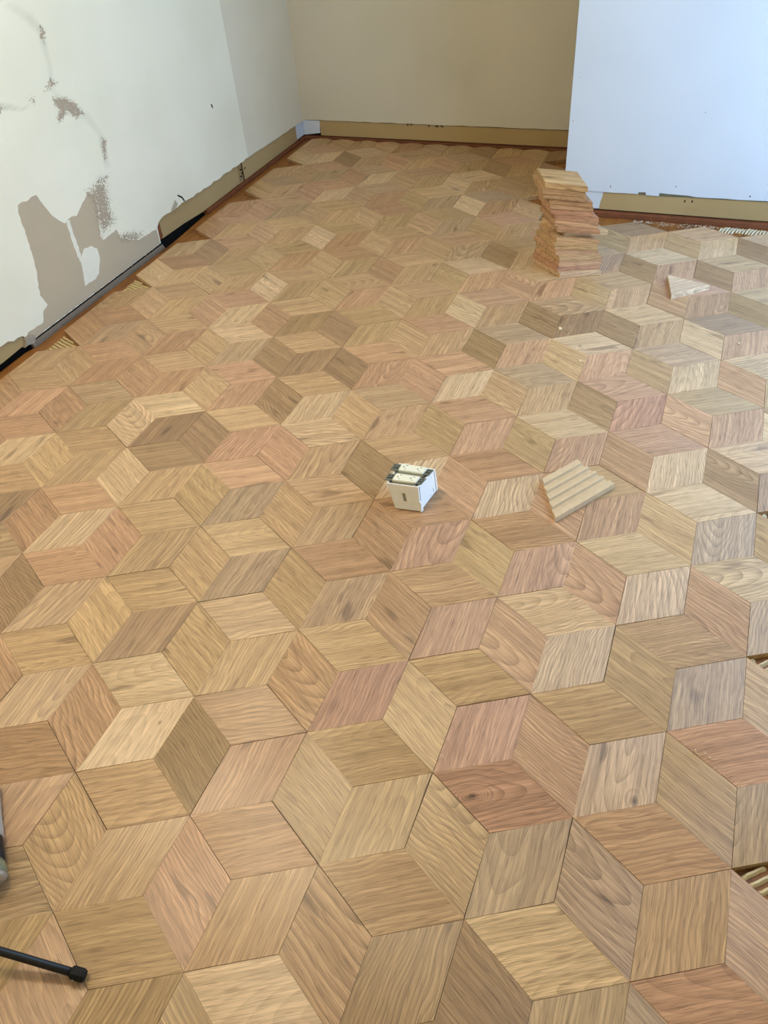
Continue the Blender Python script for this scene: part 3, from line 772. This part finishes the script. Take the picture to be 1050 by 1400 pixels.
def box_piece(name, u0, u1, v0, v1, z0, z1, mat, parent=None, bevel=0.0, h=1.0):
    """a small block laid in the box's own slanted frame, z0..z1 above height h"""
    c = [quad(u, v, h) for u, v in ((u0, v0), (u1, v0), (u1, v1), (u0, v1))]
    V = [p + Vector((0, 0, z0)) for p in c] + [p + Vector((0, 0, z1)) for p in c]
    me = mesh_from(name, V, [(3, 2, 1, 0), (4, 5, 6, 7), (0, 1, 5, 4), (1, 2, 6, 5), (2, 3, 7, 6), (3, 0, 4, 7)])
    if bevel:
        b = bmesh.new(); b.from_mesh(me); bmesh.ops.bevel(b, geom=b.edges[:], offset=bevel, segments=2, affect='EDGES'); b.to_mesh(me); b.free()
    return obj(name, me, mat, parent or bx)
box_piece('dark_inside', 0.05, 0.95, 0.05, 0.95, -0.02, -0.012, BLACK)
def receptacle(v0, v1, lift):
    body = box_piece('receptacle', 0.13, 0.86, v0, v1, -0.016, 0.006 + lift, IVORY, bevel=0.0016)
    zt = 0.006 + lift
    for uc in (0.26, 0.66):
        box_piece('slot', uc + 0.02, uc + 0.075, v0 + (v1 - v0) * 0.74, v0 + (v1 - v0) * 0.79, zt - 0.002, zt + 0.0003, BLACK, body)
        box_piece('slot', uc + 0.03, uc + 0.075, v0 + (v1 - v0) * 0.26, v0 + (v1 - v0) * 0.31, zt - 0.002, zt + 0.0003, BLACK, body)
        box_piece('ground_hole', uc - 0.035, uc - 0.005, v0 + (v1 - v0) * 0.46, v0 + (v1 - v0) * 0.60, zt - 0.002, zt + 0.0003, BLACK, body)
    for (ua, ub) in ((-0.10, 0.13), (0.86, 1.04)):
        st = box_piece('mounting_strap', ua, ub, v0 + 0.01, v1 - 0.02, 0.0004 + lift, 0.0022 + lift, STEEL)
        for q in (0.3, 0.7):
            box_piece('strap_hole', ua + (ub - ua) * (q - 0.13), ua + (ub - ua) * (q + 0.1), v0 + (v1 - v0) * 0.3, v0 + (v1 - v0) * 0.42, 0.0022 + lift, 0.0025 + lift, BLACK, st)
            box_piece('strap_hole', ua + (ub - ua) * (q - 0.13), ua + (ub - ua) * (q + 0.1), v0 + (v1 - v0) * 0.62, v0 + (v1 - v0) * 0.74, 0.0022 + lift, 0.0025 + lift, BLACK, st)
        um = (ua + ub) / 2
        p = quad(um, (v0 + v1) / 2, 1.0)
        scr = tube_mesh('screw', [p + Vector((0, 0, 0.002 + lift)), p + Vector((0, 0, 0.0042 + lift)), p + Vector((0, 0, 0.0048 + lift))], [0.003, 0.003, 0.0022], 10)
        obj('screw', scr, STEEL, st)
receptacle(0.10, 0.45, 0.001)
receptacle(0.56, 0.91, 0.003)
# sticker with bars on the front face, ribs on the right face
def face_piece(name, pts, out, mat):
    """pts = (u, h) on the front face (v = 0) pushed out a little"""
    n = (quad(1, 0, 0) - quad(0, 0, 0)).cross(quad(0, 0, 1) - quad(0, 0, 0)).normalized()
    f = [quad(u, 0, h) + n * out for u, h in pts]; bk = [quad(u, 0, h) - n * 0.0004 for u, h in pts]
    k = len(pts)
    return obj(name, mesh_from(name, f + bk, [tuple(range(k)), tuple(range(2 * k - 1, k - 1, -1))] + [(i, (i + 1) % k, k + (i + 1) % k, k + i) for i in range(k)]), mat, bx)
face_piece('sticker', [(0.41, 0.36), (0.56, 0.33), (0.55, 0.72), (0.40, 0.74)], 0.0003, IVORY)
for i in range(6):
    h = 0.40 + i * 0.05
    face_piece('sticker_bar', [(0.43, h), (0.535, h - 0.008), (0.533, h + 0.017 + 0.006 * (i % 2)), (0.428, h + 0.025)], 0.0006, INK)
def side_piece(name, v0, v1, h0, h1, out, mat):
    n = (quad(1, 1, 0) - quad(1, 0, 0)).cross(quad(1, 0, 1) - quad(1, 0, 0)).normalized()
    q = [quad(1, v0, h0), quad(1, v1, h0), quad(1, v1, h1), quad(1, v0, h1)]
    V = [p + n * out for p in q] + [p - n * 0.001 for p in q]
    return obj(name, mesh_from(name, V, [(0, 1, 2, 3), (7, 6, 5, 4), (0, 1, 5, 4), (1, 2, 6, 5), (2, 3, 7, 6), (3, 0, 4, 7)]), mat, bx)
for v in (0.18, 0.42, 0.60, 0.78):
    side_piece('side_slot', v, v + 0.02, 0.16, 0.44, 0.0003, simple('slot_shadow', srgb(130, 128, 122), 0.8))
side_piece('side_flange', 0.0, 0.10, 0.02, 0.40, 0.004, WHITEPL)
side_piece('side_crack', 0.05, 0.075, 0.42, 0.98, 0.0003, INK)
side_piece('side_rib', 0.94, 1.0, 0.05, 0.98, 0.002, WHITEPL)

# ------------------------------------------------------------------ black stand whose leg reaches into view
def make_stand():
    RUB = simple('black_rubber', srgb(14, 14, 13), 0.75, var=0.2)
    MET = simple('black_coated_tube', srgb(26, 24, 21), 0.42, var=0.1)
    foot = Vector((-0.706, 0.172, 0.011)); pin = Vector((-0.8465, 0.1495, 0.040))
    d = (pin - foot).normalized()
    hub = foot + d * 0.62
    root = empty('light_stand', (hub.x, hub.y, 0), 'black tubular stand with a leg and rubber foot on the parquet', 'stand')
    base = Vector((hub.x, hub.y, 0))
    for k in range(3):
        M3 = Matrix.Rotation(math.radians(120 * k), 3, 'Z')
        f = hub + M3 @ (foot - hub); a = (hub - f).normalized()
        lg = obj('leg', tube_mesh('leg', [f + a * 0.012 - base, hub - base], [0.0068, 0.0068], 14), MET, root)
        obj('rubber_foot', boxes_along('rubber_foot', f - a * 0.004 - base, f + a * 0.020 - base, 0.0098), RUB, lg)
        obj('rivet', tube_mesh('rivet', [f + a * 0.014 + Vector((0.003, -0.0095, 0)) - base, f + a * 0.014 + Vector((0.004, -0.011, 0.001)) - base], [0.0018, 0.0014], 8), simple('steel_rivet', srgb(200, 200, 195), 0.3, 0.8), lg)
    obj('hub', tube_mesh('hub', [hub - base + Vector((0, 0, -0.03)), hub - base + Vector((0, 0, 0.03))], [0.022, 0.022], 20), MET, root)
    obj('pole', tube_mesh('pole', [hub - base + Vector((0, 0, -0.03)), hub - base + Vector((0, 0, 0.9))], [0.011, 0.011], 16), MET, root)
def boxes_along(name, a, b, r):
    d = (b - a).normalized(); u = d.cross(Vector((0, 0, 1))).normalized(); w = u.cross(d)
    bm = bmesh.new(); rings = []
    for p, k in ((a, 0.85), (a + d * 0.004, 1.0), (b - d * 0.003, 1.0), (b, 0.85)):
        rings.append([bm.verts.new(p + (u * math.cos(t) + w * math.sin(t)) * r * k * 1.1) for t in [math.pi / 8 + math.pi / 4 * q for q in range(8)]])
    for x, y in zip(rings, rings[1:]):
        for i in range(8): bm.faces.new((x[i], x[(i + 1) % 8], y[(i + 1) % 8], y[i]))
    bm.faces.new(rings[0][::-1]); bm.faces.new(rings[-1])
    bmesh.ops.recalc_face_normals(bm, faces=bm.faces[:])
    me = bpy.data.meshes.new(name); bm.to_mesh(me); bm.free(); return me
make_stand()

# ------------------------------------------------------------------ wrapped tube at the edge of the view
def make_tube():
    A = Vector((-0.950, 0.234, 0.030)); ax = Vector((-0.72, 0.69, 0)).normalized()
    root = empty('wrapped_tube', (A.x, A.y, 0), 'grey and black wrapped tube lying on the parquet near the stand', 'tube')
    o0 = Vector((A.x, A.y, 0)); q = lambda t: A + ax * t - o0
    FOIL = simple('grey_foil_wrap', srgb(176, 172, 160), 0.35, 0.2, var=0.2, scale=70, bump=0.6)
    CLEAR = simple('smoky_clear_end', srgb(120, 122, 96), 0.2, var=0.5, scale=90)
    obj('black_band', tube_mesh('black_band', [q(0.030), q(0.034), q(0.078), q(0.082)], [0.024, 0.0275, 0.0275, 0.025], 24), BLACK, root)
    obj('foil_body', tube_mesh('foil_body', [q(0.080), q(0.086), q(0.11), q(0.115), q(0.21), q(0.22)], [0.026, 0.029, 0.029, 0.028, 0.029, 0.02], 24), FOIL, root)
    obj('clear_end', tube_mesh('clear_end', [q(0.0), q(0.006), q(0.018), q(0.033)], [0.020, 0.028, 0.0295, 0.026], 24), CLEAR, root)
    obj('end_ring', tube_mesh('end_ring', [q(-0.003), q(0.004)], [0.022, 0.029], 24), simple('silver_end', srgb(190, 188, 180), 0.3, 0.6), root)
make_tube()

# ------------------------------------------------------------------ chips, shavings, dust
CHIP = simple('pale_wood_chip', srgb(226, 204, 158), 0.8, var=0.1)
def chip(x, y, s, seed, label, group=None):
    rc = random.Random(seed); n = 7
    pts = [(math.cos(2 * math.pi * i / n) * s * rc.uniform(0.6, 1.2), math.sin(2 * math.pi * i / n) * s * rc.uniform(0.4, 0.9)) for i in range(n)]
    V = [(px, py, 0.0) for px, py in pts] + [(px * 0.7, py * 0.7, s * rc.uniform(0.4, 0.7)) for px, py in pts]
    F = [tuple(range(n - 1, -1, -1)), tuple(range(n, 2 * n))] + [(i, (i + 1) % n, n + (i + 1) % n, n + i) for i in range(n)]
    o = obj('wood_chip', mesh_from('wood_chip', V, F), CHIP, None, label, 'wood chip', 'wood chips on the floor')
    o.location = (x, y, 0.0007)
chip(-0.404, 2.407, 0.009, 1, 'pale wood chip on the parquet close to the stack')
chip(-0.300, 2.222, 0.007, 2, 'tiny pale wood chip on a tan tile between stack and box')
chip(0.166, 2.455, 0.006, 3, 'small whitish chip on a pale tile beyond the triangular piece')
def shaving(x, y, seed, label, sc=1.0):
    rc = random.Random(seed); pts = []; a = rc.uniform(0, 6)
    for i in range(14):
        a += 0.55 + rc.uniform(-0.2, 0.2)
        pts.append(Vector((math.cos(a) * 0.006 + i * 0.0012, math.sin(a) * 0.004, 0.0015 + 0.002 * (1 + math.sin(i)))))
    me = tube_mesh('wood_shaving', pts, [0.0009] * 14, 6)
    o = obj('wood_shaving', me, CHIP, None, label, 'wood shaving', 'shavings on the pink tile')
    o.location = (x, y, 0.0006); o.scale = (sc, sc, sc)
shaving(0.178, 0.909, 4, 'longer curled pale shaving at the edge of the pinkish tile')
shaving(0.198, 0.905, 6, 'short tightly curled shaving beside the longer one on the pinkish tile', 0.65)
V, F = [], []
rd = random.Random(9)
for i in range(420):
    x = rd.uniform(-0.30, 0.30); y = YP - 0.02 - abs(rd.gauss(0, 0.03)); s = rd.uniform(0.0006, 0.0028); z = -0.0165 if y > YP - 0.055 else 0.0006
    b0_ = len(V)
    V += [(x - s, y - s, z), (x + s, y - s * 0.6, z), (x + s * 0.2, y + s, z), (x, y, z + s * 1.1)]
    F += [(b0_, b0_ + 2, b0_ + 1), (b0_, b0_ + 1, b0_ + 3), (b0_ + 1, b0_ + 2, b0_ + 3), (b0_ + 2, b0_, b0_ + 3)]
obj('sawdust', mesh_from('sawdust', V, F), simple('grey_sawdust', srgb(188, 176, 156), 0.9), None, 'grey sawdust and crumbs along the foot of the partition', 'sawdust', kind='stuff')
